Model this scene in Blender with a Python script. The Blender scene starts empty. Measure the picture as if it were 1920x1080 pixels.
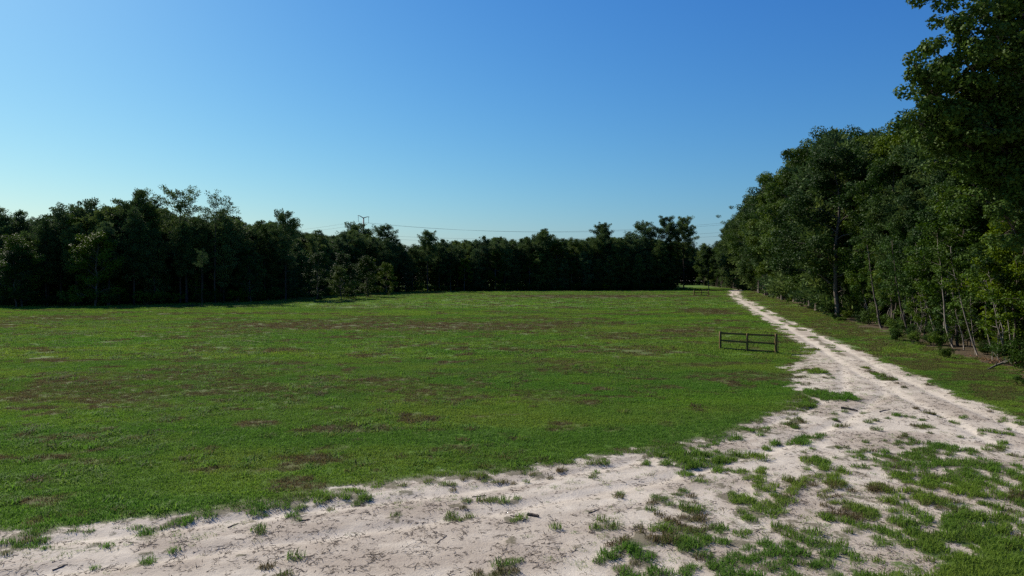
import bpy, math, random
import numpy as np
from mathutils import Vector

scene = bpy.context.scene
COL = scene.collection
R = math.radians

# ------------------------------------------------------------------ camera
CAM_H, FPX, HORIZON = 5.4, 1280.0, 517.0          # photograph pixels are 1920 x 1080
PITCH = math.atan((540.0 - HORIZON) / FPX)
cam_data = bpy.data.cameras.new("camera")
cam_data.sensor_width = 36.0
cam_data.lens = 36.0 * FPX / 1920.0
cam_data.clip_start = 0.1
cam_data.clip_end = 20000.0
cam = bpy.data.objects.new("camera", cam_data)
COL.objects.link(cam)
cam.location = (0, 0, CAM_H)
cam.rotation_euler = (math.pi / 2 - PITCH, 0, 0)
scene.camera = cam

# ------------------------------------------------------------------ sky, sun, exposure
SUN_AZ, SUN_EL = -46.0, 38.0                       # degrees; azimuth measured from +Y towards +X
world = bpy.data.worlds.new("World")
scene.world = world
world.use_nodes = True
wn = world.node_tree
wn.nodes.clear()
sky = wn.nodes.new("ShaderNodeTexSky")
sky.sky_type = 'NISHITA'
sky.sun_disc = False
sky.sun_elevation = R(SUN_EL)
sky.sun_rotation = R(SUN_AZ)
sky.altitude = 0
sky.air_density = 1.4
sky.dust_density = 0.5
sky.ozone_density = 4.0
# one even grade of the whole sky: the camera's colour response
EXPOSURE = 0.5
wk = wn.nodes.new("ShaderNodeVectorMath")
wk.operation = 'SCALE'
wk.inputs['Scale'].default_value = 0.1
sep, com = wn.nodes.new("ShaderNodeSeparateColor"), wn.nodes.new("ShaderNodeCombineColor")
wn.links.new(sky.outputs[0], wk.inputs[0])
wn.links.new(wk.outputs[0], sep.inputs[0])
for k, (g_, a_) in enumerate(((1.62, 0.685), (1.27, 0.852), (0.755, 0.94))):
    pw = wn.nodes.new("ShaderNodeMath")
    pw.operation = 'POWER'
    pw.inputs[1].default_value = g_
    ml = wn.nodes.new("ShaderNodeMath")
    ml.operation = 'MULTIPLY'
    ml.inputs[1].default_value = 10.0 * a_ / 2 ** EXPOSURE
    wn.links.new(sep.outputs[k], pw.inputs[0])
    wn.links.new(pw.outputs[0], ml.inputs[0])
    wn.links.new(ml.outputs[0], com.inputs[k])
bg = wn.nodes.new("ShaderNodeBackground")
bg.inputs['Strength'].default_value = 0.1
wo = wn.nodes.new("ShaderNodeOutputWorld")
wn.links.new(com.outputs[0], bg.inputs['Color'])
wn.links.new(bg.outputs[0], wo.inputs['Surface'])

sd = bpy.data.lights.new("sun", 'SUN')
sd.energy = 5.0
sd.angle = R(0.53)
sd.color = (1.0, 0.92, 0.80)
sun = bpy.data.objects.new("sun", sd)
COL.objects.link(sun)
sv = Vector((math.sin(R(SUN_AZ)) * math.cos(R(SUN_EL)), math.cos(R(SUN_AZ)) * math.cos(R(SUN_EL)), math.sin(R(SUN_EL))))
sun.rotation_euler = sv.to_track_quat('Z', 'Y').to_euler()
sun.location = (-60, 40, 80)

scene.view_settings.view_transform = 'Standard'
scene.view_settings.look = 'None'
scene.view_settings.gamma = 1.0
scene.view_settings.use_curve_mapping = False
scene.view_settings.exposure = EXPOSURE
scene.render.engine = 'CYCLES'
cy = scene.cycles
cy.use_denoising = False
cy.max_bounces = 5
cy.diffuse_bounces = 3
cy.glossy_bounces = 2
cy.transmission_bounces = 3
cy.sample_clamp_indirect = 4.0


# ------------------------------------------------------------------ pixels to places
def pix_dir(px, py):
    u, v = (px - 960.0) / FPX, (540.0 - py) / FPX
    c, s = math.cos(PITCH), math.sin(PITCH)
    return u, c + v * s, -s + v * c                # x, y, z


def ground_at(px, py):
    dx, dy, dz = pix_dir(px, py)
    t = -CAM_H / dz
    return dx * t, dy * t


def height_at(px, py, Y):
    dx, dy, dz = pix_dir(px, py)
    return CAM_H + dz * Y / dy


def x_at(px, Y):
    dx, dy, dz = pix_dir(px, HORIZON)
    return dx * Y / dy


# ------------------------------------------------------------------ numeric helpers
rng = np.random.default_rng(11)
random.seed(11)


def _hash(xi, yi, seed):
    h = (xi.astype(np.int64) * 374761393 + yi.astype(np.int64) * 668265263 + seed * 974634757) & 0xffffffff
    h = ((h ^ (h >> 13)) * 1274126177) & 0xffffffff
    h = ((h ^ (h >> 16)) * 2246822519) & 0xffffffff
    return ((h ^ (h >> 15)) & 0xffffff) / float(0xffffff)


def vnoise(x, y, seed=0):
    x0, y0 = np.floor(x), np.floor(y)
    fx, fy = x - x0, y - y0
    fx, fy = fx * fx * (3 - 2 * fx), fy * fy * (3 - 2 * fy)
    a, b = _hash(x0, y0, seed), _hash(x0 + 1, y0, seed)
    c, d = _hash(x0, y0 + 1, seed), _hash(x0 + 1, y0 + 1, seed)
    return (a * (1 - fx) + b * fx) * (1 - fy) + (c * (1 - fx) + d * fx) * fy


def fbm(x, y, seed=0, octv=4):
    s, a, t = 0.0, 0.5, 0.0
    ca, sa = math.cos(0.6), math.sin(0.6)
    for i in range(octv):
        s = s + a * vnoise(x, y, seed + i * 17)
        t += a
        a *= 0.5
        x, y = (x * ca - y * sa) * 2.03 + 5.1, (x * sa + y * ca) * 2.03 + 1.7
    return s / t


def sstep(a, b, v):
    t = np.clip((v - a) / (b - a), 0, 1)
    return t * t * (3 - 2 * t)


def line_dist(x, y, pts):
    """distance to a polyline and signed side offset (right positive)"""
    best = np.full(x.shape, 1e9)
    side = np.zeros(x.shape)
    for (ax, ay), (bx, by) in zip(pts[:-1], pts[1:]):
        dx, dy = bx - ax, by - ay
        L2 = dx * dx + dy * dy + 1e-12
        t = np.clip(((x - ax) * dx + (y - ay) * dy) / L2, 0, 1)
        ex, ey = x - (ax + t * dx), y - (ay + t * dy)
        d = np.sqrt(ex * ex + ey * ey)
        s = np.sign(ex * dy - ey * dx)
        m = d < best
        best = np.where(m, d, best)
        side = np.where(m, s, side)
    return best, best * side


def poly_sd(x, y, pts):
    """signed distance to a polygon, positive inside"""
    d, _ = line_dist(x, y, pts + [pts[0]])
    inside = np.zeros(x.shape, bool)
    for (ax, ay), (bx, by) in zip(pts, pts[1:] + [pts[0]]):
        if ay == by:
            continue
        c = (ay > y) != (by > y)
        xi = (bx - ax) * (y - ay) / (by - ay) + ax
        inside ^= c & (x < xi)
    return np.where(inside, d, -d)


# ------------------------------------------------------------------ the lie of the land (from pixels on the ground)
G = lambda pts: [ground_at(*p) for p in pts]
field_edge = G([(0, 1006), (120, 997), (220, 988), (380, 962), (520, 940), (620, 922), (720, 908), (860, 892), (1000, 882), (1100, 864),
                (1200, 848), (1290, 833), (1360, 817), (1420, 796), (1475, 772), (1497, 745), (1490, 712), (1484, 692), (1500, 668),
                (1512, 650), (1475, 628), (1440, 606), (1405, 584), (1378, 566), (1364, 552)]) + [(80.0, 252.0), (88.0, 268.0), (104.0, 279.0), (150.0, 290.0), (150.0, 700.0)]
FIELD = [(-400.0, 9.0), (-40.0, 12.4)] + field_edge + [(150.0, 900.0), (-400.0, 900.0)]
road_right = [(150.0, 284.0), (108.0, 273.0), (93.0, 263.0), (85.0, 250.0)] + G([(1386, 552), (1412, 567), (1440, 583), (1500, 611), (1570, 641), (1640, 672), (1700, 695), (1760, 724),
                                                 (1840, 760), (1920, 792)]) + [(24.0, 20.0), (40.0, 12.0), (80.0, 0.0)]
VERGE = road_right + [(900.0, 0.0), (900.0, 284.0)]
island_top = G([(1090, 1080), (1140, 1010), (1230, 955), (1360, 915), (1500, 890), (1620, 868), (1680, 840), (1770, 826), (1850, 850), (1930, 905)])
ISLAND = island_top + [(40.0, 6.0), (40.0, -20.0), (0.0, -20.0)]
WOOD_EDGE = [(21.0, 22.0)] + G([(1920, 745), (1840, 702), (1760, 672), (1680, 642), (1600, 616), (1520, 587), (1460, 566), (1422, 553.5), (1402, 546.5)]) + [(92.0, 300.0), (104.0, 380.0)]
WOODFLOOR = WOOD_EDGE + [(900.0, 380.0), (900.0, 22.0)]
SHADOW_EDGE = G([(-120, 577), (0, 577), (250, 577), (380, 573), (520, 569), (600, 564), (680, 556), (760, 550.5), (850, 547.5), (1000, 546), (1310, 545.2)])
main_mid = G([(1374, 551), (1420, 579), (1480, 608), (1545, 645), (1620, 690), (1720, 740), (1820, 785), (1925, 838)]) + [(22.0, 17.5), (40.0, 9.0)]
main_mid = [(150.0, 287.0), (106.0, 276.0), (90.5, 265.5), (82.5, 251.0)] + main_mid
branch_mid = [(-60.0, 9.0)] + G([(-150, 1068), (200, 1030), (600, 978), (900, 938), (1200, 884), (1400, 832), (1540, 782), (1620, 735), (1610, 690)])


def ellipse_bump(x, y, px, py, rx, ry, ang=0.0):
    cx, cy_ = ground_at(px, py)
    c, s = math.cos(ang), math.sin(ang)
    dx, dy = x - cx, y - cy_
    a, b = (dx * c + dy * s) / rx, (-dx * s + dy * c) / ry
    return np.exp(-(a * a + b * b))


def land(x, y):
    """all the surface fields at world points"""
    x = np.asarray(x, float)
    y = np.asarray(y, float)
    dF, dV, dI, dW = (poly_sd(x, y, p) for p in (FIELD, VERGE, ISLAND, WOODFLOOR))
    n1 = fbm(x * 0.9, y * 0.9, 3, 4) - 0.5
    n2 = fbm(x * 2.6, y * 2.6, 9, 3) - 0.5
    nb = fbm(x * 0.35, y * 0.35, 21, 3) - 0.5
    gF = sstep(-0.75, 0.55, dF + n1 * 1.8 + n2 * 2.2 + nb * 0.9)
    gV = sstep(-0.5, 0.5, dV + n1 * 2.0 + n2 * 1.0)
    clump = fbm(x * 1.7 + 3, y * 1.35, 40, 3)
    depth_i = np.clip(dI / 5.5, -0.6, 1)
    tatter = 0.30 + 0.70 * sstep(0.34, 0.58, fbm(x * 4.3, y * 3.6, 47, 3))
    tatter = np.maximum(tatter, sstep(4.0, 6.5, dI))
    gI = tatter * sstep(0.37 - 0.20 * depth_i, 0.64 - 0.22 * depth_i, clump + n2 * 0.25) * sstep(-1.6, 0.6, dI + n1 * 2)
    gI = gI * (1 - 0.75 * ellipse_bump(x, y, 1640, 1035, 0.75, 1.0)) * (1 - 0.7 * ellipse_bump(x, y, 1420, 1010, 0.7, 0.55))
    # stray tufts on the bare sand
    stray = sstep(0.66, 0.78, fbm(x * 1.9 + 11, y * 1.6, 55, 3)) * 0.8 * sstep(34, 24, y)
    fringe = sstep(0.50, 0.66, fbm(x * 1.5, y * 2.0, 61, 3)) * sstep(2.2, 0.2, -dF) * (dF < 0) * 0.85 * sstep(44, 30, y)
    dm, sm_ = line_dist(x, y, main_mid)
    db0, _ = line_dist(x, y, branch_mid)
    median = 0.8 * sstep(0.42, 0.10, dm + n1 * 0.9) * sstep(0.38, 0.52, fbm(x * 0.16, y * 0.11, 71, 2)) * sstep(27, 36, y)
    spur = ellipse_bump(x, y, 1560, 742, 1.2, 1.6) * 1.0 + ellipse_bump(x, y, 1525, 700, 1.2, 3.0) * 0.62 + ellipse_bump(x, y, 1500, 760, 0.8, 1.5) * 0.5
    spur = sstep(0.42, 0.62, spur + n1 * 1.0 + n2 * 0.6)
    row = ellipse_bump(x, y, 1490, 828, 1.9, 0.5, 0.55) * 0.75 + ellipse_bump(x, y, 1310, 865, 1.8, 1.0, 0.3) * 0.8
    row = sstep(0.45, 0.6, row + n1 * 0.9 + n2 * 0.8)
    grass = np.clip(np.maximum.reduce([gF, gV, gI, stray, fringe * tatter, median * 0.9, spur * tatter, row * tatter]), 0, 1)
    # wheel ruts
    db, sb = line_dist(x, y, branch_mid)
    rut = np.zeros_like(x)
    for s_, w in ((-0.85, 0.26), (0.85, 0.26)):
        rut = np.maximum(rut, np.exp(-((sm_ - s_) / w) ** 2))
        rut = np.maximum(rut, 0.9 * np.exp(-((sb - s_) / w) ** 2))
    rut = rut * (1 - np.clip(gF + gV, 0, 1)) * (1 - gI)
    ca, sa = math.cos(0.5), math.sin(0.5)
    xr, yr = x * ca + y * sa, -x * sa + y * ca
    stain = sstep(0.40, 0.68, fbm(x * 0.45 + 2, y * 0.7 + 4, 81, 4)) * 0.85
    stain = np.maximum(stain, 0.75 * sstep(0.52, 0.68, fbm(xr * 0.35, yr * 2.4, 83, 4)) * sstep(4.5, 1.0, db0))
    stain = np.maximum(stain, sstep(0.9, 0.0, np.abs(dm - 0.0)) * 0.55 * sstep(0.35, 0.6, fbm(x * 0.5, y * 0.4, 85, 3)))
    stain = np.maximum(stain, 0.8 * ellipse_bump(x, y, 1640, 760, 1.0, 3.2) * (0.6 + n1))
    edge = np.maximum(*(np.maximum(np.exp(-((np.abs(q_) - 0.42) / 0.10) ** 2), np.exp(-((np.abs(q_) - 1.28) / 0.10) ** 2)) for q_ in (sm_, sb)))
    stain = np.maximum(stain, 0.6 * edge * sstep(0.35, 0.6, fbm(xr * 0.5, yr * 1.5, 88, 3)))
    halo = sstep(0.30 - 0.20 * depth_i, 0.56 - 0.22 * depth_i, clump) * sstep(-1.4, 0.8, dI)
    stain = np.maximum(stain, 0.62 * halo)
    stain = np.clip(stain + n2 * 0.3, 0, 1) * (1 - 0.65 * rut)
    # worn, brown grass
    dry = sstep(0.50, 0.72, fbm(x * 0.11, y * 0.2, 91, 4)) * 0.62
    dry = np.maximum(dry, sstep(0.58, 0.72, fbm(x * 0.55, y * 0.8, 95, 3)) * 0.75)
    band = 0.0
    for px, py, rx, ry, k in ((640, 611, 16, 6.5, 1.0), (860, 612, 14, 7.5, 1.0), (1060, 607, 9, 5, 0.8), (500, 608, 9, 5, 0.7),
                              (1120, 556, 34, 13, 1.05), (1000, 556, 18, 9, 0.8), (1290, 622, 3.5, 3.0, 0.9), (1150, 655, 5, 2.2, 0.7), (1330, 585, 5, 10, 0.8),
                              (480, 795, 0.95, 0.9, 1.2), (690, 803, 1.0, 0.7, 0.9), (110, 720, 2.3, 1.4, 0.8), (370, 676, 3.5, 1.6, 0.8), (90, 625, 9, 4, 0.7),
                              (410, 752, 1.2, 0.6, 0.8), (820, 705, 3.0, 1.0, 0.6), (900, 783, 1.3, 0.6, 0.7), (1130, 732, 1.0, 0.8, 0.7), (1400, 676, 2.0, 1.2, 0.5),
                              (1440, 625, 1.2, 3.0, 0.7), (250, 830, 1.2, 0.5, 0.5), (650, 780, 2.2, 0.6, 0.6), (740, 650, 5, 1.6, 0.6)):
        band = np.maximum(band, (k if py < 625 else 0.72 * k) * ellipse_bump(x, y, px, py, rx, ry))
    dry = np.clip(np.maximum(dry, 0.95 * sstep(0.10, 0.80, band + n1 * 0.6)), 0, 1)
    dry = np.clip(dry * (0.55 + 1.1 * fbm(x * 2.8, y * 2.8, 97, 3)) , 0, 1)
    dry = np.maximum(dry, 0.55 * sstep(0.6, 0.0, np.abs(dF)) * (0.5 + n1))
    litter = sstep(-0.8, 4.0, dW + n1 * 5.0 + nb * 3)
    # heights
    z = 0.10 * (fbm(x * 0.02, y * 0.02, 101, 2) - 0.5) * np.clip(y / 40, 0, 3)
    z = z + 0.05 * n1 + 0.022 * n2 - 0.06 * rut + 0.05 * grass * (0.6 + n1)
    sandiness = 1 - grass
    z = z + sandiness * 0.018 * (fbm(x * 7, y * 7, 111, 2) - 0.5)
    lawn = np.clip(np.maximum(sstep(-0.1, 0.7, dF + n1), sstep(-0.1, 0.7, dV + n1)), 0, 1)
    lawn = np.maximum(lawn, 0.75 * sstep(3.0, 5.5, dI))
    thin = np.maximum.reduce([sstep(-2.2, 1.5, dI) * 0.9, sstep(3.2, 0.2, -dF) * (y < 60) * 0.8, sstep(1.4, 0.1, -dV) * 0.6, np.clip(ellipse_bump(x, y, 1530, 720, 2.2, 5.0), 0, 1)])
    thin = thin * sstep(0.34, 0.62, fbm(x * 1.4, y * 1.4, 161, 3)) * (1 - 0.8 * rut)
    return dict(thin=thin, lawn=lawn, grass=grass, dry=np.clip(dry, 0, 1), stain=stain, litter=litter, z=z, dF=dF, dV=dV, dI=dI, dW=dW, rut=rut)


def gz(x, y):
    return float(land(np.array([x]), np.array([y]))['z'][0])


# ------------------------------------------------------------------ mesh helpers
def mesh_np(name, verts, quads=None, tris=None, attrs=None, mats=None, mat_idx=None, smooth=False):
    me = bpy.data.meshes.new(name)
    verts = np.asarray(verts, np.float32)
    q = np.asarray(quads, np.int32).reshape(-1, 4) if quads is not None and len(quads) else np.zeros((0, 4), np.int32)
    t = np.asarray(tris, np.int32).reshape(-1, 3) if tris is not None and len(tris) else np.zeros((0, 3), np.int32)
    me.vertices.add(len(verts))
    me.vertices.foreach_set("co", verts.ravel())
    nl = q.size + t.size
    me.loops.add(nl)
    me.loops.foreach_set("vertex_index", np.concatenate([q.ravel(), t.ravel()]))
    me.polygons.add(len(q) + len(t))
    starts = np.concatenate([np.arange(len(q)) * 4, q.size + np.arange(len(t)) * 3]).astype(np.int32)
    me.polygons.foreach_set("loop_start", starts)
    if mat_idx is not None:
        me.polygons.foreach_set("material_index", np.asarray(mat_idx, np.int32))
    me.update(calc_edges=True)
    for k, (dom, val) in (attrs or {}).items():
        val = np.asarray(val, np.float32)
        if val.ndim == 2:
            a = me.attributes.new(k, 'FLOAT_VECTOR', dom)
            a.data.foreach_set("vector", val.ravel())
        else:
            a = me.attributes.new(k, 'FLOAT', dom)
            a.data.foreach_set("value", val)
    for m in mats or []:
        me.materials.append(m)
    if smooth:
        me.polygons.foreach_set("use_smooth", np.ones(len(me.polygons), bool))
    me.validate()
    return me


class Tubes:
    def __init__(self):
        self.v, self.q, self.n = [], [], 0

    def add(self, path, radii, sides=6, cap=True):
        path = np.asarray(path, float)
        radii = np.asarray(radii, float) * np.ones(len(path))
        tan = np.gradient(path, axis=0)
        tan /= np.linalg.norm(tan, axis=1, keepdims=True) + 1e-9
        ref = np.array([0.0, 0.0, 1.0]) if abs(tan[0][2]) < 0.9 else np.array([1.0, 0.0, 0.0])
        a = np.cross(tan, ref)
        a /= np.linalg.norm(a, axis=1, keepdims=True) + 1e-9
        b = np.cross(tan, a)
        th = np.arange(sides) / sides * 2 * math.pi
        ring = path[:, None, :] + radii[:, None, None] * (a[:, None, :] * np.cos(th)[None, :, None] + b[:, None, :] * np.sin(th)[None, :, None])
        k = len(path)
        base = self.n
        self.v.append(ring.reshape(-1, 3))
        i, j = np.meshgrid(np.arange(k - 1), np.arange(sides), indexing='ij')
        j2 = (j + 1) % sides
        self.q.append(np.stack([base + i * sides + j, base + i * sides + j2, base + (i + 1) * sides + j2, base + (i + 1) * sides + j], -1).reshape(-1, 4))
        self.n += k * sides
        if cap and sides == 4:
            self.q.append(np.array([[base + 3, base + 2, base + 1, base]]))
            e = base + (k - 1) * sides
            self.q.append(np.array([[e, e + 1, e + 2, e + 3]]))
        elif cap:
            for s0 in (base, base + (k - 1) * sides):
                c = s0 + np.arange(sides)
                for m in range(1, sides - 2, 2):
                    self.q.append(np.array([[c[0], c[m], c[m + 1], c[m + 2]]]))
        return self

    def arrays(self):
        return np.concatenate(self.v), np.concatenate(self.q)

    def mesh(self, name, mat, smooth=True):
        v, q = self.arrays()
        return mesh_np(name, v, q, mats=[mat], smooth=smooth)


def link(name, data=None, parent=None, loc=None):
    o = bpy.data.objects.new(name, data)
    COL.objects.link(o)
    if parent is not None:
        o.parent = parent
    if loc is not None:
        o.location = loc
    return o


def tag(o, label=None, cat=None, group=None, kind=None):
    if label:
        o["label"] = label
    if cat:
        o["category"] = cat
    if group:
        o["group"] = group
    if kind:
        o["kind"] = kind
    return o


# ------------------------------------------------------------------ materials
def new_mat(name):
    m = bpy.data.materials.new(name)
    m.use_nodes = True
    nt = m.node_tree
    nt.nodes.clear()
    out = nt.nodes.new("ShaderNodeOutputMaterial")
    return m, nt, out


class N:
    """small node-graph shorthand"""
    def __init__(self, nt):
        self.nt = nt

    def link(self, a, b):
        self.nt.links.new(a, b)

    def val(self, sock, v):
        if hasattr(v, 'is_linked') or isinstance(v, bpy.types.NodeSocket):
            self.link(v, sock)
        else:
            sock.default_value = v

    def attr(self, name, typ='GEOMETRY'):
        n = self.nt.nodes.new("ShaderNodeAttribute")
        n.attribute_name = name
        n.attribute_type = typ
        return n.outputs['Fac']

    def noise(self, scale, detail=3, rough=0.55, vec=None, dist=0.0):
        n = self.nt.nodes.new("ShaderNodeTexNoise")
        n.inputs['Scale'].default_value = scale
        n.inputs['Detail'].default_value = detail
        n.inputs['Roughness'].default_value = rough
        n.inputs['Distortion'].default_value = dist
        if vec is not None:
            self.link(vec, n.inputs['Vector'])
        return n.outputs['Fac']

    def pos(self, scale=(1, 1, 1), space='Position'):
        g = self.nt.nodes.new("ShaderNodeNewGeometry")
        m = self.nt.nodes.new("ShaderNodeMapping")
        m.inputs['Scale'].default_value = scale
        self.link(g.outputs[space], m.inputs['Vector'])
        return m.outputs[0]

    def objpos(self, scale=(1, 1, 1)):
        g = self.nt.nodes.new("ShaderNodeTexCoord")
        m = self.nt.nodes.new("ShaderNodeMapping")
        m.inputs['Scale'].default_value = scale
        self.link(g.outputs['Object'], m.inputs['Vector'])
        return m.outputs[0]

    def math(self, op, a, b=0.0, c=0.0, clamp=False):
        n = self.nt.nodes.new("ShaderNodeMath")
        n.operation = op
        n.use_clamp = clamp
        self.val(n.inputs[0], a)
        self.val(n.inputs[1], b)
        if len(n.inputs) > 2:
            self.val(n.inputs[2], c)
        return n.outputs[0]

    def smooth(self, v, lo, hi, to0=0.0, to1=1.0):
        n = self.nt.nodes.new("ShaderNodeMapRange")
        n.interpolation_type = 'SMOOTHSTEP'
        self.val(n.inputs[0], v)
        for i, k in enumerate((lo, hi, to0, to1)):
            n.inputs[1 + i].default_value = k
        return n.outputs[0]

    def mix(self, f, a, b, blend='MIX'):
        n = self.nt.nodes.new("ShaderNodeMix")
        n.data_type = 'RGBA'
        n.blend_type = blend
        self.val(n.inputs[0], f)
        for s, v in ((n.inputs[6], a), (n.inputs[7], b)):
            if isinstance(v, tuple):
                s.default_value = (*v, 1)
            else:
                self.link(v, s)
        return n.outputs[2]

    def bump(self, h, strength=0.4, dist=0.05):
        n = self.nt.nodes.new("ShaderNodeBump")
        n.inputs['Strength'].default_value = strength
        n.inputs['Distance'].default_value = dist
        self.link(h, n.inputs['Height'])
        return n.outputs[0]

    def bsdf(self, col, rough=0.8, spec=0.3, normal=None, metal=0.0):
        n = self.nt.nodes.new("ShaderNodeBsdfPrincipled")
        if isinstance(col, tuple):
            n.inputs['Base Color'].default_value = (*col, 1)
        else:
            self.link(col, n.inputs['Base Color'])
        self.val(n.inputs['Roughness'], rough)
        n.inputs['Specular IOR Level'].default_value = spec
        n.inputs['Metallic'].default_value = metal
        if normal is not None:
            self.link(normal, n.inputs['Normal'])
        return n.outputs[0]


def mat_ground():
    m, nt, out = new_mat("ground_soil_sand_turf")
    n = N(nt)
    P = n.pos()
    grass, dry, stain, litter = (n.attr(k) for k in ("grass", "dry", "stain", "litter"))
    fine = n.noise(9.0, 4, 0.65, P)
    mid = n.noise(1.6, 4, 0.6, P)
    big = n.noise(0.09, 3, 0.5, P)
    grit = n.noise(42.0, 2, 0.6, P)
    # sand
    sand = n.mix(n.smooth(mid, 0.3, 0.7), (0.385, 0.340, 0.275), (0.475, 0.424, 0.348))
    sand = n.mix(n.math('MULTIPLY', stain, 0.85), sand, (0.235, 0.19, 0.145))
    sand = n.mix(n.smooth(fine, 0.56, 0.74, 0, 0.5), sand, (0.27, 0.22, 0.17))
    speck = n.smooth(n.noise(15.0, 3, 0.75, n.pos((1.0, 1.9, 1))), 0.62, 0.70, 0, 0.75)
    sand = n.mix(n.math('MULTIPLY', speck, n.smooth(mid, 0.40, 0.62)), sand, (0.075, 0.057, 0.042))
    sand = n.mix(n.smooth(grit, 0.35, 0.75, 0, 0.22), sand, (0.62, 0.56, 0.48))
    tread = n.smooth(n.noise(7.0, 2, 0.5, n.pos((1.0, 2.2, 1))), 0.42, 0.6, 0.05, 0.28)
    sand = n.mix(n.math('MULTIPLY', n.attr('rut'), tread), sand, (0.52, 0.468, 0.395))
    # turf
    turf = n.mix(n.smooth(n.noise(0.5, 4, 0.6, n.pos((0.7, 1.2, 1))), 0.3, 0.7), (0.062, 0.134, 0.014), (0.096, 0.162, 0.018))
    turf = n.mix(n.smooth(big, 0.35, 0.65, 0, 0.5), turf, (0.052, 0.138, 0.015))
    turf = n.mix(n.smooth(fine, 0.45, 0.75, 0, 0.5), turf, (0.032, 0.052, 0.011))
    dryf = n.math('MULTIPLY', dry, n.smooth(n.noise(5.0, 4, 0.7, n.pos((1, 1.3, 1))), 0.25, 0.6), clamp=True)
    turf = n.mix(dryf, turf, n.mix(n.smooth(grit, 0.4, 0.7), (0.066, 0.053, 0.024), (0.112, 0.092, 0.050)))
    # leaf litter beneath the trees
    lit = n.mix(n.smooth(fine, 0.35, 0.65), (0.040, 0.033, 0.020), (0.095, 0.068, 0.040))
    turf = n.mix(n.attr('lawn'), n.mix(0.7, sand, (0.058, 0.054, 0.024)), turf)
    mask = n.math('ADD', grass, n.math('MULTIPLY', n.math('SUBTRACT', fine, 0.5), 1.3))
    mask = n.smooth(mask, 0.30, 0.62)
    col = n.mix(mask, sand, turf)
    lm = n.math('ADD', litter, n.math('MULTIPLY', n.math('SUBTRACT', mid, 0.5), 0.9))
    col = n.mix(n.smooth(lm, 0.4, 0.75), col, lit)
    h = n.math('ADD', n.math('MULTIPLY', fine, 0.7), n.math('MULTIPLY', grit, 0.3))
    sh = n.bsdf(col, 0.95, 0.12, n.bump(h, 0.55, 0.06))
    n.link(sh, out.inputs[0])
    return m


def mat_blade():
    m, nt, out = new_mat("grass_blade")
    n = N(nt)
    dry = n.attr("dry", 'INSTANCER')
    tone = n.attr("tone", 'INSTANCER')
    tint = n.attr("tint")
    col = n.mix(tint, (0.104, 0.222, 0.018), (0.200, 0.315, 0.030))
    olive = n.attr("olive", 'INSTANCER')
    col = n.mix(n.math('MULTIPLY', olive, 0.75), col, (0.155, 0.212, 0.030))
    col = n.mix(n.math('MULTIPLY', tone, 0.65), col, (0.054, 0.160, 0.020))
    d = n.math('ADD', dry, n.math('MULTIPLY', n.math('SUBTRACT', tint, 0.55), 0.5))
    col = n.mix(n.smooth(d, 0.2, 0.8), col, (0.105, 0.078, 0.036))
    sh = n.bsdf(col, 0.65, 0.10)
    tr = nt.nodes.new("ShaderNodeBsdfTranslucent")
    n.link(col, tr.inputs[0])
    mx = nt.nodes.new("ShaderNodeMixShader")
    mx.inputs[0].default_value = 0.5
    n.link(sh, mx.inputs[1])
    n.link(tr.outputs[0], mx.inputs[2])
    n.link(mx.outputs[0], out.inputs[0])
    return m


def mat_leaf(name, dark, mid, light, trans, spec=0.3, rough=0.5):
    m, nt, out = new_mat(name)
    n = N(nt)
    tint = n.attr("tint")
    oi = nt.nodes.new("ShaderNodeObjectInfo")
    col = n.mix(n.smooth(tint, 0.0, 0.6), dark, mid)
    col = n.mix(n.smooth(tint, 0.6, 1.0), col, light)
    rnd = oi.outputs['Random']
    col = n.mix(n.smooth(rnd, 0.0, 0.5, 0.7, 0.0), col, dark)
    col = n.mix(n.smooth(rnd, 0.55, 1.0, 0.0, 0.75), col, light)
    hv = nt.nodes.new("ShaderNodeHueSaturation")
    rh = n.math('FRACT', n.math('MULTIPLY', rnd, 7.31))
    n.link(n.math('MULTIPLY_ADD', rh, 0.026, 0.482), hv.inputs['Hue'])
    n.link(n.math('MULTIPLY_ADD', rh, -0.2, 1.22), hv.inputs['Saturation'])
    n.link(col, hv.inputs['Color'])
    col = hv.outputs[0]
    sh = n.bsdf(col, rough, spec)
    if trans > 0:
        tr = nt.nodes.new("ShaderNodeBsdfTranslucent")
        n.link(col, tr.inputs[0])
        mx = nt.nodes.new("ShaderNodeMixShader")
        mx.inputs[0].default_value = trans
        n.link(sh, mx.inputs[1])
        n.link(tr.outputs[0], mx.inputs[2])
        sh = mx.outputs[0]
    n.link(sh, out.inputs[0])
    return m


def mat_bark(name, a, b, scale=6.0):
    m, nt, out = new_mat(name)
    n = N(nt)
    f = n.noise(scale, 4, 0.65, n.objpos((1, 1, 0.25)))
    col = n.mix(n.smooth(f, 0.3, 0.7), a, b)
    n.link(n.bsdf(col, 0.9, 0.15, n.bump(f, 0.6, 0.05)), out.inputs[0])
    return m


def mat_plain(name, a, b, scale, rough=0.7, spec=0.3, stretch=(1, 1, 1), metal=0.0):
    m, nt, out = new_mat(name)
    n = N(nt)
    f = n.noise(scale, 4, 0.6, n.objpos(stretch))
    col = n.mix(n.smooth(f, 0.3, 0.7), a, b)
    n.link(n.bsdf(col, rough, spec, n.bump(f, 0.25, 0.01), metal), out.inputs[0])
    return m


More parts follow.
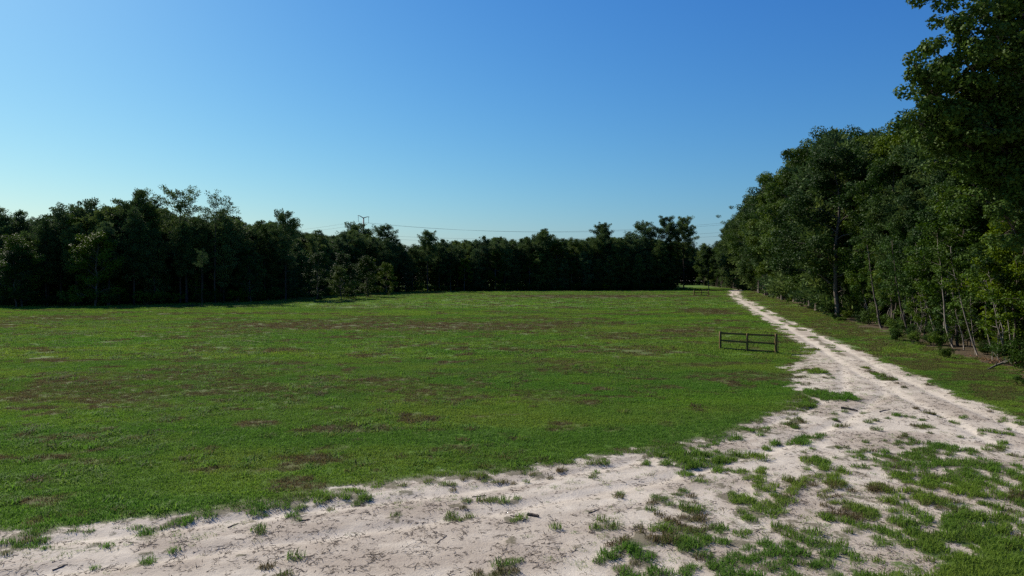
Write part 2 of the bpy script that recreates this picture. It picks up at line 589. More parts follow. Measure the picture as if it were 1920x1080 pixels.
M_GROUND = mat_ground()
M_BLADE = mat_blade()
M_BROAD = mat_leaf("broad_leaves", (0.017, 0.038, 0.009), (0.038, 0.076, 0.015), (0.082, 0.128, 0.024), 0.24, 0.10, 0.6)
M_BROADL = mat_leaf("light_broad_leaves", (0.028, 0.060, 0.012), (0.056, 0.106, 0.018), (0.112, 0.165, 0.028), 0.27, 0.10, 0.6)
M_NEEDLE = mat_leaf("pine_needles", (0.040, 0.070, 0.028), (0.074, 0.118, 0.042), (0.120, 0.165, 0.054), 0.25, 0.08, 0.7)
M_BARK = mat_bark("grey_brown_bark", (0.055, 0.045, 0.036), (0.15, 0.125, 0.10))
M_PBARK = mat_bark("pine_bark", (0.035, 0.026, 0.020), (0.085, 0.062, 0.046))
M_SBARK = mat_bark("pale_sapling_bark", (0.12, 0.10, 0.08), (0.30, 0.26, 0.22), 9)
M_GATE = mat_plain("stained_gate_timber", (0.095, 0.066, 0.020), (0.160, 0.112, 0.036), 5, 0.75, 0.2, (1, 1, 6))
M_STEEL = mat_plain("weathered_pylon_steel", (0.09, 0.085, 0.085), (0.15, 0.14, 0.135), 0.8, 0.6, 0.4, (1, 1, 1), 0.2)
M_GLASS = mat_plain("dark_insulator", (0.05, 0.05, 0.06), (0.09, 0.09, 0.10), 2, 0.3, 0.5)
M_WIRE = mat_plain("dull_wire", (0.10, 0.10, 0.11), (0.16, 0.16, 0.17), 0.5, 0.5, 0.4)
M_ROD = mat_plain("rusty_rod", (0.06, 0.04, 0.03), (0.10, 0.07, 0.05), 8, 0.7, 0.3)
M_STICK = mat_bark("weathered_stick", (0.05, 0.038, 0.03), (0.14, 0.11, 0.085), 14)
M_LOG = mat_bark("bleached_log", (0.09, 0.08, 0.065), (0.19, 0.17, 0.145), 8)


# ------------------------------------------------------------------ ground, split into field, track, verge, woodland floor
def axis(segs):
    """segments (from, to, first step, last step) joined into one rising array"""
    out = []
    for a, b, s0, s1 in segs:
        v, s = a, s0
        while v < b - 1e-6:
            out.append(v)
            f = (v - a) / (b - a)
            v += s0 * (s1 / s0) ** f
    out.append(segs[-1][1])
    return np.array(out)


xs = axis([(-6000, -150, 900, 8), (-150, -30, 8, 1.0), (-30, -10, 0.9, 0.12), (-10, 24, 0.115, 0.115), (24, 44, 0.12, 0.5), (44, 100, 0.55, 0.9), (100, 200, 1.5, 9), (200, 6000, 10, 900)])
ys = axis([(-600, 0, 90, 4), (0, 5, 2, 0.15), (5, 11, 0.15, 0.12), (11, 32, 0.115, 0.115), (32, 60, 0.12, 0.40), (60, 130, 0.45, 1.4), (130, 420, 1.5, 6), (420, 9000, 10, 1200)])
gx, gy = np.meshgrid(xs, ys)
L = land(gx.ravel(), gy.ravel())
gzv = np.where(np.hypot(gx.ravel(), gy.ravel()) < 700, L['z'], 0)
nx, ny = len(xs), len(ys)
ii, jj = np.meshgrid(np.arange(ny - 1), np.arange(nx - 1), indexing='ij')
v00 = (ii * nx + jj).ravel()
quads = np.stack([v00, v00 + 1, v00 + nx + 1, v00 + nx], -1)
fav = lambda a: a[quads].mean(1)
cF, cV, cI, cW, cG = (fav(L[k]) for k in ('dF', 'dV', 'dI', 'dW', 'grass'))
qx, qy = fav(gx.ravel()), fav(gy.ravel())
region = np.full(len(quads), 1)
region[cF > 0] = 0
region[(cV > 0)] = 2
region[(cW > 0)] = 3
region[(cI > 0.0)] = 4
region[(qy < 5) | ((qx < -40) & (region == 1))] = 0
region[(region == 1) & (qx > 42) & (qy < 30)] = 0
co_all = np.stack([gx.ravel(), gy.ravel(), gzv], -1)
for k, nm in enumerate(("field", "sandy_track", "verge", "woodland_ground", "grassy_patch")):
    q = quads[region == k]
    used, inv = np.unique(q.ravel(), return_inverse=True)
    at = {a: ('POINT', L[a][used]) for a in ('grass', 'dry', 'stain', 'litter', 'lawn', 'rut')}
    o = link(nm, mesh_np(nm, co_all[used], inv.reshape(-1, 4), attrs=at, mats=[M_GROUND], smooth=True))
    tag(o, kind="structure")
    o["label"] = ("broad green grass field with brown worn patches", "pale sandy track forking in front of the field", "grass verge between sandy track and wood",
                  "leaf littered floor of the wood beside the track", "patchy grass on sand inside the track fork")[k]


# ------------------------------------------------------------------ grass blades (stuff)
def blade_mesh(name, n, radius, h0, h1, width, lean, seed, segs=2):
    r = np.random.default_rng(seed)
    ang = r.uniform(0, 2 * math.pi, n)
    rad = radius * np.sqrt(r.uniform(0, 1, n))
    base = np.stack([rad * np.cos(ang), rad * np.sin(ang), np.zeros(n) - 0.01], -1)
    la = r.uniform(0, 2 * math.pi, n)
    ln = lean * r.uniform(0.2, 1.0, n)
    h = r.uniform(h0, h1, n)
    d = np.stack([np.cos(la), np.sin(la), np.zeros(n)], -1)
    side = np.stack([-np.sin(la + r.uniform(-1, 1, n)), np.cos(la), np.zeros(n)], -1) * (width * r.uniform(0.7, 1.3, n))[:, None]
    up = np.array([0, 0, 1.0])
    midp = base + up * (h * 0.62)[:, None] + d * (h * ln * 0.35)[:, None]
    tip = base + up * (h * (1.0 - 0.35 * ln))[:, None] + d * (h * ln)[:, None]
    v = np.stack([base - side / 2, base + side / 2, midp + side * 0.4, midp - side * 0.4, tip], 1).reshape(-1, 3)
    b = np.arange(n) * 5
    q = np.stack([b, b + 1, b + 2, b + 3], -1)
    t = np.stack([b + 3, b + 2, b + 4], -1)
    tint = r.uniform(0, 1, n)
    return mesh_np(name, v, q, t, {'tint': ('FACE', np.concatenate([tint, tint]))}, [M_BLADE])


def scatter(name, proto, pts, rot, scl, extra, label, cat=None, mat=None):
    """one stuff object: a point mesh whose geometry nodes set a copy of PROTO on each point"""
    me = mesh_np(name, pts, attrs={'rot': ('POINT', rot), 'scl': ('POINT', scl), **{k: ('POINT', v) for k, v in extra.items()}})
    o = link(name, me)
    ng = bpy.data.node_groups.new(name + "_scatter", 'GeometryNodeTree')
    ng.interface.new_socket("Geometry", in_out='INPUT', socket_type='NodeSocketGeometry')
    ng.interface.new_socket("Geometry", in_out='OUTPUT', socket_type='NodeSocketGeometry')
    a, b = ng.nodes.new("NodeGroupInput"), ng.nodes.new("NodeGroupOutput")
    ins = ng.nodes.new("GeometryNodeInstanceOnPoints")
    info = ng.nodes.new("GeometryNodeObjectInfo")
    info.inputs['Object'].default_value = proto
    if 'As Instance' in info.inputs:
        info.inputs['As Instance'].default_value = True
    for nm, sock in (('rot', 'Rotation'), ('scl', 'Scale')):
        na = ng.nodes.new("GeometryNodeInputNamedAttribute")
        na.data_type = 'FLOAT_VECTOR'
        na.inputs['Name'].default_value = nm
        ng.links.new(na.outputs['Attribute'], ins.inputs[sock])
    ng.links.new(a.outputs[0], ins.inputs['Points'])
    ng.links.new(info.outputs['Geometry'], ins.inputs['Instance'])
    ng.links.new(ins.outputs[0], b.inputs[0])
    md = o.modifiers.new("scatter", 'NODES')
    md.node_group = ng
    tag(o, label, cat, kind="stuff")
    return o


def proto_obj(name, me):
    return bpy.data.objects.new(name, me)          # never linked: only a source for scatter()


def jitter_grid(x0, x1, y0, y1, s, seed):
    r = np.random.default_rng(seed)
    a, b = np.meshgrid(np.arange(x0, x1, s), np.arange(y0, y1, s))
    a = a.ravel() + r.uniform(-0.5, 0.5, a.size) * s
    b = b.ravel() + r.uniform(-0.5, 0.5, b.size) * s
    m = (np.abs(a) < 0.80 * b + 7)
    return a[m], b[m], r


def turf_band(y0, y1, s, proto, sxy, sz, seed, which, floor=0.45):
    a, b, r = jitter_grid(-0.8 * y1 - 5, 0.8 * y1 + 5, y0, y1, s, seed)
    Lb = land(a, b)
    g = Lb['grass'] * (1 - 0.85 * sstep(0.45, 0.8, Lb['litter']))
    isl = Lb['dI'] > -1.5
    infield = (Lb['dF'] > -0.3) | (Lb['dV'] > -0.3)
    keep = g > r.uniform(floor, 1.0, g.size)
    keep &= r.uniform(0, 1, g.size) > 0.5 * Lb['dry']
    keep &= (~infield) if which == 'clump' else (infield if which == 'turf' else True)
    if which == 'any':
        keep &= True
    a, b, g, Lk = a[keep], b[keep], g[keep], {k: v[keep] for k, v in Lb.items()}
    n = a.size
    pts = np.stack([a, b, Lk['z'] - 0.004], -1)
    rot = np.stack([r.normal(0, 0.06, n), r.normal(0, 0.06, n), r.uniform(0, 6.283, n)], -1)
    ht = 0.75 + 0.7 * fbm(a * 0.5, b * 0.5, 131, 3) * r.uniform(0.7, 1.3, n)
    k = r.uniform(0.7, 1.3, n) * (0.55 + 0.5 * g)
    scl = np.stack([sxy * k, sxy * k, sz * k * ht], -1)
    tone = np.clip(sstep(0.3, 0.7, fbm(a * 0.25, b * 0.4, 141, 3)) * 0.7 + 0.6 * sstep(0.42, 0.7, fbm(a * 0.05, b * 0.22, 143, 3)), 0, 1)
    Lk['dry'] = np.clip(Lk['dry'] + 0.85 * (fbm(a * 1.6, b * 2.2, 147, 3) - 0.44) + 0.4 * (fbm(a * 0.12, b * 0.35, 149, 3) - 0.5), 0, 1)
    if which == 'clump':
        Lk['dry'] = np.maximum(Lk['dry'], sstep(0.45, 0.7, fbm(a * 0.9, b * 0.9, 151, 3)) * sstep(1.0, 0.3, g))
    olive = np.clip(sstep(0.36, 0.62, fbm(a * 0.06 + 4, b * 0.16, 171, 3)) * 0.8 + sstep(20, -60, a) * 0.35 + sstep(0.4, 0.7, fbm(a * 0.7, b * 1.0, 173, 3)) * 0.45, 0, 1)
    olive = np.maximum(olive, 0.85 * (Lk['dV'] > 0))
    Lk['dry'] = np.maximum(Lk['dry'], 0.75 * sstep(0.28, 0.6, fbm(a * 0.8, b * 0.8, 175, 3)) * (Lk['dV'] > 0.4))
    return pts, rot, scl, {'dry': np.clip(Lk['dry'] * 0.9, 0, 1), 'tone': tone, 'olive': olive}


turf_p = proto_obj("turf_source", blade_mesh("turf_blades", 70, 0.17, 0.035, 0.085, 0.011, 0.9, 5))
clump_p = proto_obj("clump_source", blade_mesh("clump_blades", 70, 0.14, 0.05, 0.17, 0.011, 1.35, 6))
wide_p = proto_obj("wide_turf_source", blade_mesh("wide_turf_blades", 150, 0.5, 0.05, 0.11, 0.030, 0.8, 7))

scatter("grass", turf_p, *turf_band(5.0, 44, 0.17, None, 1.0, 1.0, 201, 'turf'), label="short green grass blades covering the near field and verge")
scatter("tussock_grass", clump_p, *turf_band(5.0, 40, 0.17, None, 1.0, 1.0, 202, 'clump', 0.22), label="ragged grass tufts growing through the sand of the fork")
def weeds():
    a, b, r = jitter_grid(-70, 70, 12, 82, 0.55, 206)
    Lb = land(a, b)
    k = ((Lb['dF'] > 0.5) | ((Lb['dV'] > 0.5) & (Lb['dW'] < 1))) & (fbm(a * 0.33, b * 0.45, 181, 4) + r.normal(0, 0.07, a.size) > 0.56)
    a, b = a[k], b[k]
    n = a.size
    sc = r.uniform(0.7, 1.9, n)
    return (np.stack([a, b, Lb['z'][k] - 0.004], -1), np.stack([r.normal(0, 0.08, n), r.normal(0, 0.08, n), r.uniform(0, 6.283, n)], -1), np.stack([sc * 1.2, sc * 1.2, sc * 0.75], -1),
            {'dry': np.clip(r.normal(0.25, 0.35, n), 0, 1), 'tone': r.uniform(0.3, 1, n), 'olive': r.uniform(0, 1, n)})


scatter("weeds", clump_p, *weeds(), label="coarser grass clumps and weeds standing out of the mown field")


def thin_cover():
    a, b, r = jitter_grid(-30, 34, 5.0, 46, 0.20, 205)
    Lb = land(a, b)
    k = (Lb['thin'] * 0.95 > r.uniform(0, 1, a.size)) & (Lb['lawn'] < 0.8)
    a, b = a[k], b[k]
    n = a.size
    sc = r.uniform(0.35, 0.95, n)
    return (np.stack([a, b, Lb['z'][k] - 0.004], -1), np.stack([r.normal(0, 0.08, n), r.normal(0, 0.08, n), r.uniform(0, 6.283, n)], -1), np.stack([sc, sc, sc * r.uniform(0.5, 1.0, n)], -1),
            {'dry': np.clip(r.normal(0.25, 0.3, n), 0, 1), 'tone': r.uniform(0, 1, n), 'olive': r.uniform(0, 1, n)})


thin_p = proto_obj("sprig_source", blade_mesh("sprig_blades", 26, 0.17, 0.03, 0.11, 0.010, 1.5, 8))
scatter("sprig_grass", thin_p, *thin_cover(), label="thin scattered grass sprigs blending field and fork into the sand")
scatter("field_grass", wide_p, *turf_band(44, 112, 0.62, None, 1.0, 1.0, 203, 'any'), label="mown green grass across the middle of the field")
scatter("distant_grass", wide_p, *turf_band(112, 300, 1.7, None, 2.3, 1.35, 204, 'any'), label="mown green grass at the far side of the field")


# ------------------------------------------------------------------ trees
def unit(v):
    return v / (np.linalg.norm(v, axis=-1, keepdims=True) + 1e-9)


def leaf_quads(c, nrm, L0, W0, r, fold=0.12):
    n = len(c)
    nrm = unit(nrm)
    a = unit(np.cross(nrm, unit(r.normal(size=(n, 3)))))
    b = np.cross(nrm, a)
    Ls, Ws = L0 * r.uniform(0.7, 1.3, n), W0 * r.uniform(0.7, 1.3, n)
    p0, p2 = c - a * (Ls / 2)[:, None], c + a * (Ls / 2)[:, None]
    off = nrm * (Ws * fold)[:, None]
    p1, p3 = c + b * (Ws / 2)[:, None] + off, c - b * (Ws / 2)[:, None] + off
    v = np.stack([p0, p1, p2, p3], 1).reshape(-1, 3)
    return v, np.arange(n * 4).reshape(-1, 4)


def curve(p0, p1, n, wob, r, sag=0.0):
    t = np.linspace(0, 1, n)[:, None]
    p = p0 + (p1 - p0) * t
    w = np.cumsum(r.normal(size=(n, 3)), 0) * wob
    w -= t * w[-1]
    p = p + w
    p[:, 2] += sag * np.sin(t[:, 0] * math.pi)
    return p


def clump_leaves(centers, radii, per, L0, W0, r, trunk_axis_xy=(0, 0), up=0.6, tint_sd=0.22):
    """leaves spread through many small clumps; a clump has its own tint"""
    cs, ns, ts = [], [], []
    for c, rad in zip(centers, radii):
        k = max(8, int(per * r.uniform(0.6, 1.4) * (rad / np.mean(radii)) ** 2))
        d = unit(r.normal(size=(k, 3)))
        rr = rad * r.uniform(0.25, 1.0, k) ** 0.55
        p = c + d * rr[:, None] * np.array([1.0, 1.0, 0.72])
        out = d * 0.7 + r.normal(size=(k, 3)) * 0.65
        out[:, 2] += up
        cs.append(p)
        ns.append(out)
        ts.append(np.clip(r.normal(0.45, tint_sd) + r.normal(0, 0.14, k), 0, 1))
    c, nn, t = np.concatenate(cs), np.concatenate(ns), np.concatenate(ts)
    v, q = leaf_quads(c, nn, L0, W0, r)
    return v, q, t


def make_broad(seed, H=20.0, low=0.12, spread=4.0, limbs=20, per=95, leaf=0.19, mat=None, top_round=0.5, trunk_r=0.24, lean=0.0, narrow_top=0.35):
    r = np.random.default_rng(seed)
    tb = Tubes()
    top = np.array([r.normal(0, 0.5) + lean, r.normal(0, 0.5), H * 0.90])
    tr = curve(np.array([0, 0, -0.3]), top, 12, 0.10, r)
    tb.add(tr, np.linspace(1, 0.10, 12) ** 0.8 * trunk_r, 7)
    cen, rad = [], []
    for i in range(limbs):
        f = low + (0.95 - low) * ((i + r.uniform(0, 0.9)) / limbs)
        k = f * 11
        a = tr[int(k)] + (tr[min(int(k) + 1, 11)] - tr[int(k)]) * (k - int(k))
        g = (f - low) / (1 - low)
        prof = (0.62 + 0.5 * math.sin(math.pi * min(1, g * 1.15) ** 0.8)) * (1 - (1 - narrow_top) * g ** 2.2)
        ln = spread * prof * r.uniform(0.65, 1.15)
        az = i * 2.4 + r.uniform(-0.5, 0.5)
        rise = ln * (0.25 + 0.75 * g) * r.uniform(0.5, 1.2)
        e = a + np.array([math.cos(az) * ln, math.sin(az) * ln, rise])
        limb = curve(a, e, 6, ln * 0.035, r, ln * 0.06)
        r0 = max(0.03, trunk_r * (1 - 0.8 * f) * 0.5)
        tb.add(limb, np.linspace(1, 0.2, 6) * r0, 5)
        for s in range(5):
            t = 0.35 + 0.65 * (s + r.uniform(0, 0.8)) / 5
            b = limb[min(int(t * 5), 4)] + (limb[min(int(t * 5) + 1, 5)] - limb[min(int(t * 5), 4)]) * (t * 5 - int(t * 5))
            sl = ln * r.uniform(0.2, 0.42) + 0.4
            sd_ = unit(np.array([math.cos(az) * 0.7, math.sin(az) * 0.7, 0.25]) + r.normal(size=3) * 0.6)
            e2 = b + sd_ * sl
            tb.add(curve(b, e2, 4, sl * 0.05, r), np.linspace(0.03, 0.008, 4), 3, cap=False)
            cen += [e2, (b * 0.45 + e2 * 0.55)]
            rad += [r.uniform(0.45, 1.15) * (spread / 4) ** 0.5, r.uniform(0.35, 0.75) * (spread / 4) ** 0.5]
    for s in range(14):
        cen.append(top + r.normal(size=3) * np.array([1.1, 1.1, 0.6]) * spread / 4)
        rad.append(r.uniform(0.5, 0.95) * (spread / 4) ** 0.5)
    v, q, t = clump_leaves(np.array(cen), np.array(rad), per, leaf, leaf * 0.72, r)
    return (tb.arrays(), (v, q, t), H, mat or M_BROAD, M_BARK)


def make_pine(seed, H=22.0, bare=0.45, spread=2.9, whorls=26, airy=1.0, round_top=0.6, ndl=10, trunk_r=0.22):
    r = np.random.default_rng(seed)
    tb = Tubes()
    top = np.array([r.normal(0, 0.35), r.normal(0, 0.35), H * 0.97])
    tr = curve(np.array([0, 0, -0.3]), top, 10, 0.06, r)
    tb.add(tr, np.linspace(1, 0.12, 10) * trunk_r, 6)
    nc, nd, tn = [], [], []
    for s in range(int(5 * (1 - bare) + 3)):       # dead stubs on the bare bole
        f = r.uniform(0.12, max(bare, 0.2))
        a = tr[int(f * 9)]
        az = r.uniform(0, 6.283)
        l0 = r.uniform(0.5, 1.6)
        tb.add(np.array([a, a + [math.cos(az) * l0, math.sin(az) * l0, r.uniform(-0.2, 0.4)]]), np.array([0.03, 0.01]), 3, cap=False)
    for w in range(whorls):
        g = (w + r.uniform(0, 0.8)) / whorls
        f = bare + (0.985 - bare) * g
        k = f * 9
        a = tr[int(k)] + (tr[min(int(k) + 1, 9)] - tr[int(k)]) * (k - int(k))
        prof = (0.55 + 0.55 * math.sin(math.pi * min(1.0, (g + 0.12) * 0.85))) * (1 - g ** (3.0 + 4 * round_top)) + 0.13
        for b_ in range(r.integers(2, 4)):
            ln = spread * prof * r.uniform(0.55, 1.2)
            az = r.uniform(0, 6.283)
            rise = ln * (0.05 + 0.75 * g) * r.uniform(0.3, 1.3)
            e = a + np.array([math.cos(az) * ln, math.sin(az) * ln, rise])
            br = curve(a, e, 5, ln * 0.03, r, -ln * 0.04)
            tb.add(br, np.linspace(0.055 * (1.2 - f), 0.012, 5), 3, cap=False)
            m = max(2, int(ln * 2.3 * airy + 0.5))
            kk = ndl * 3
            for s in range(m):
                t = 0.25 + 0.75 * (s + r.uniform(0.2, 1)) / m
                i = min(int(t * 4), 3)
                p = br[i] + (br[i + 1] - br[i]) * (t * 4 - i)
                rad = r.uniform(0.42, 0.88) * (0.7 + 0.3 * ln / spread)
                q_ = p + r.normal(size=3) * np.array([0.25, 0.25, 0.15])
                off = unit(r.normal(size=(kk, 3))) * (rad * r.uniform(0.1, 1, kk) ** 0.6)[:, None] * np.array([1, 1, 0.85])
                d = unit(off * 0.9 / rad + (e - a) * 0.35 / ln + np.array([0, 0, 0.45]) + r.normal(size=(kk, 3)) * 0.5)
                nc.append(q_ + off)
                nd.append(d)
                tn.append(np.clip(np.full(kk, r.normal(0.45, 0.25)) + r.normal(0, 0.1, kk), 0, 1))
    c, d, t = np.concatenate(nc), np.concatenate(nd), np.concatenate(tn)
    n = len(c)
    ln = r.uniform(0.28, 0.52, n)
    side = unit(np.cross(d, r.normal(size=(n, 3)))) * (r.uniform(0.05, 0.11, n))[:, None]
    tip = c + d * ln[:, None]
    mid = c + d * (ln * 0.55)[:, None]
    v = np.stack([c, mid + side, tip, mid - side], 1).reshape(-1, 3)
    return (tb.arrays(), (v, np.arange(n * 4).reshape(-1, 4), t), H, M_NEEDLE, M_PBARK)


def make_sapling(seed, H=6.5, stems=1, per=42, leaf=0.15, mat=None, path=None, low=0.30, spread=1.3, tr_r=0.05):
    r = np.random.default_rng(seed)
    tb = Tubes()
    cen, rad = [], []
    for s in range(stems):
        if path is not None:
            tr = np.asarray(path, float)
            t0 = np.linspace(0, 1, len(tr))
            tt = np.linspace(0, 1, 9)
            tr = np.stack([np.interp(tt, t0, tr[:, i]) for i in range(3)], -1)
            tr[1:-1] += r.normal(size=(7, 3)) * 0.04
        else:
            tr = curve(np.array([r.normal(0, 0.15) * (stems > 1), r.normal(0, 0.15) * (stems > 1), -0.15]),
                       np.array([r.normal(0, 0.6), r.normal(0, 0.6), H * r.uniform(0.8, 0.97)]), 9, 0.06, r)
        tb.add(tr, np.linspace(1, 0.18, 9) * tr_r * r.uniform(0.8, 1.2), 5)
        for i in range(13):
            f = low + (1 - low) * (i + r.uniform(0, 0.9)) / 13
            a = tr[min(int(f * 8), 7)] + (tr[min(int(f * 8) + 1, 8)] - tr[min(int(f * 8), 7)]) * (f * 8 - int(f * 8))
            az, ln = r.uniform(0, 6.283), spread * r.uniform(0.4, 1.15) * (1.15 - 0.5 * f)
            e = a + np.array([math.cos(az) * ln, math.sin(az) * ln, ln * r.uniform(0.0, 0.8)])
            br = curve(a, e, 4, 0.05, r)
            tb.add(br, np.linspace(0.018, 0.005, 4), 3, cap=False)
            cen += [e, br[2]]
            rad += [r.uniform(0.28, 0.5), r.uniform(0.2, 0.38)]
        for i in range(4):                          # bare dead twigs low down
            f = r.uniform(0.12, low)
            a = tr[int(f * 8)]
            az, ln = r.uniform(0, 6.283), r.uniform(0.4, 1.0)
            tb.add(curve(a, a + np.array([math.cos(az) * ln, math.sin(az) * ln, ln * r.uniform(-0.1, 0.7)]), 4, 0.04, r), np.linspace(0.012, 0.004, 4), 3, cap=False)
    v, q, t = clump_leaves(np.array(cen), np.array(rad), per, leaf, leaf * 0.7, r, up=0.8)
    return (tb.arrays(), (v, q, t), H, mat or M_BROAD, M_SBARK)


def make_shrub(seed, H=1.8, spread=1.1, per=60, leaf=0.11, mat=None, stems=7):
    r = np.random.default_rng(seed)
    tb = Tubes()
    cen, rad = [], []
    for s in range(stems):
        az = s * 2.4 + r.uniform(-0.4, 0.4)
        l0 = spread * r.uniform(0.35, 1.0)
        e = np.array([math.cos(az) * l0, math.sin(az) * l0, H * r.uniform(0.55, 0.95)])
        br = curve(np.array([r.normal(0, 0.08), r.normal(0, 0.08), -0.1]), e, 5, 0.05, r, 0.1)
        tb.add(br, np.linspace(0.022, 0.006, 5), 4, cap=False)
        for k in (2, 3, 4):
            for z in range(2):
                cen.append(br[k] + r.normal(size=3) * np.array([0.3, 0.3, 0.15]) * spread)
                rad.append(r.uniform(0.2, 0.42) * spread)
    cen = np.array(cen)
    cen[:, 2] = np.maximum(cen[:, 2], 0.2)
    v, q, t = clump_leaves(cen, np.array(rad), per, leaf, leaf * 0.7, r, up=0.8)
    v[:, 2] = np.maximum(v[:, 2], 0.01)
    return (tb.arrays(), (v, q, t), H, mat or M_BROAD, M_BARK)


class Plant:
    """meshes of one kind of plant, shared by all its copies"""
    def __init__(self, name, built, parts=("trunk", "crown")):
        (tv, tq), (lv, lq, lt), self.H, lm, bm = built
        self.name, self.parts = name, parts
        self.wood = mesh_np(name + "_" + parts[0], tv, tq, mats=[bm], smooth=True)
        self.leaf = mesh_np(name + "_" + parts[1], lv, lq, attrs={'tint': ('FACE', lt)}, mats=[lm])
        self.raw = built

    def place(self, x, y, h=None, rot=None, label=None, cat="tree", group=None, wide=1.0, name=None, z=None):
        o = link(name or self.name, None)
        o.location = (x, y, gz(x, y) if z is None else z)
        s = (h or self.H) / self.H
        o.scale = (s * wide, s * wide, s)
        o.rotation_euler = (0, 0, random.uniform(0, 6.283) if rot is None else rot)
        o.empty_display_size = 0.3
        link(self.parts[0], self.wood, o)
        link(self.parts[1], self.leaf, o)
        return tag(o, label, cat, group)

    def joined(self):
        (tv, tq), (lv, lq, lt), H, lm, bm = self.raw
        me = mesh_np(self.name + "_mass", np.concatenate([tv, lv]), np.concatenate([tq, lq + len(tv)]),
                     attrs={'tint': ('FACE', np.concatenate([np.zeros(len(tq)), lt]))}, mats=[bm, lm],
                     mat_idx=np.concatenate([np.zeros(len(tq)), np.ones(len(lq))]))
        return proto_obj(self.name + "_mass_source", me)


PINES = [Plant("pine_tree", make_pine(s, 22, b, sp, w, 1.0, rt)) for s, b, sp, w, rt in
         ((1, 0.40, 3.1, 28, 0.6), (2, 0.28, 2.9, 32, 0.4), (3, 0.46, 3.6, 26, 1.0), (4, 0.22, 2.9, 34, 0.3), (5, 0.36, 3.3, 30, 0.8))]
LOWPINES = [Plant("pine_tree", make_pine(s, 15, 0.06, 2.7, 34, 1.0, 0.2)) for s in (11, 12)]
BIGPINES = [Plant("pine_tree", make_pine(21, 26, 0.45, 4.6, 30, 1.15, 1.3, 12, 0.3)), Plant("pine_tree", make_pine(22, 26, 0.5, 4.0, 26, 1.15, 1.0, 12, 0.3))]
AIRY = [Plant("pine_tree", make_pine(31, 24, 0.68, 4.0, 13, 0.8, 1.6, 9)), Plant("pine_tree", make_pine(32, 24, 0.74, 3.6, 10, 0.55, 1.4, 8))]
BROADS = [Plant("broadleaf_tree", make_broad(s, 20, lo, sp, li, 150, 0.20, None, 0.5)) for s, lo, sp, li in
          ((41, 0.18, 4.4, 18), (42, 0.28, 4.0, 16), (43, 0.16, 4.9, 19), (44, 0.30, 4.2, 15), (45, 0.34, 4.6, 15))]
LIGHTS = [Plant("broadleaf_tree", make_broad(s, 11, 0.08, 3.0, 18, 70, 0.19, None, trunk_r=0.14)) for s in (51, 52)]
YOUNG = [Plant("broadleaf_tree", make_broad(s, 11, 0.32, 2.8, 15, 75, 0.18, M_BROADL, trunk_r=0.10)) for s in (53, 54, 55)]
SAPS = [Plant("sapling", make_sapling(s, 6.5, st, 42, 0.15, m)) for s, st, m in ((61, 1, None), (62, 2, M_BROADL), (63, 1, M_BROADL), (64, 2, None))]
SHRUBS = [Plant("shrub", make_shrub(s, 1.8, 1.1, 60, 0.12, m), ("stems", "foliage")) for s, m in ((71, None), (72, M_BROADL), (73, None), (74, M_BROADL))]

SKY = np.array([(-400, 392), (-60, 388), (0, 387), (40, 384), (80, 378), (130, 386), (150, 375), (180, 388), (205, 378), (230, 376), (262, 366), (295, 376), (320, 388),
                (365, 398), (400, 398), (430, 396), (455, 404), (480, 411), (515, 408), (550, 414), (570, 430), (600, 432), (640, 428), (670, 428), (690, 436), (745, 448),
                (762, 457), (790, 448), (830, 452), (850, 445), (890, 444), (935, 438), (975, 441), (1020, 434), (1050, 440), (1080, 440), (1150, 440), (1180, 442),
                (1225, 442), (1290, 448), (1312, 458), (1340, 462), (1365, 455), (1372, 430), (1390, 398), (1420, 372), (1445, 345), (1470, 322), (1500, 304), (1545, 270),
                (1580, 258), (1605, 240), (1640, 246), (1665, 248), (1700, 235), (1760, 215), (1850, 190), (2000, 100), (2600, 60)], float)


def sky_h(x, y):
    px = 960 + FPX * x / y
    return height_at(px, np.interp(px, SKY[:, 0], SKY[:, 1]), y)


def resample(pts, step):
    pts = np.array(pts, float)
    d = np.concatenate([[0], np.cumsum(np.linalg.norm(np.diff(pts, axis=0), axis=1))])
    t = np.arange(0, d[-1], step)
    p = np.stack([np.interp(t, d, pts[:, 0]), np.interp(t, d, pts[:, 1])], -1)
    tan = np.gradient(p, axis=0)
    tan /= np.linalg.norm(tan, axis=1, keepdims=True)
    return p, np.stack([-tan[:, 1], tan[:, 0]], -1)   # left-hand normal


U = random.uniform
# the wood across the field: tree line set back from the edge of its own shadow
sh = np.array(SHADOW_EDGE)
front = np.concatenate([sh[:5] + [-9.0, 9.0], sh[5:7] + [-13.0, 6.0], sh[7:8] + [-12, 9], sh[8:9] + [-9.0, 11.0], sh[9:] + [-6.0, 11.0]])
front = [tuple(p) for p in front]
LBL_A = {'pine': ("dark pine in the wood behind the field", "pines behind the field"),
         'low': ("low branched young pine edging the wood behind the field", "young pines behind the field"),
         'broad': ("dark broadleaf tree among pines behind the field", "broadleaf trees behind the field"),
         'light': ("paler green tree in front of the dark pine wood", "paler trees before the pine wood"),
         'shrub': ("dark shrub at the foot of the wood behind the field", "shrubs behind the field")}


def zone(x, y, lab):
    """what a plant of a wood stands beside, told by things one can find"""
    px = 960 + FPX * x / y
    if lab is LBL_A:
        if y < 142:
            return "near the open-crowned pines" if px > 200 else "far from the pylon"
        if px < 800:
            return "below the power pylon"
        return "under the wires" if px < 1130 else "close to the tallest pines"
    if y < 44:
        return "by the track fork"
    if y < 72:
        return "level with the near gate"
    return "beyond the near gate" if y < 130 else "towards the far gate"


def put(kind, plant, x, y, h, lab, cat="tree", **kw):
    l, g = lab[kind]
    zn = zone(x, y, lab)
    l, g = l + " " + zn, g + " " + zn
    return plant.place(x, y, h, None, l, cat, g, **kw)


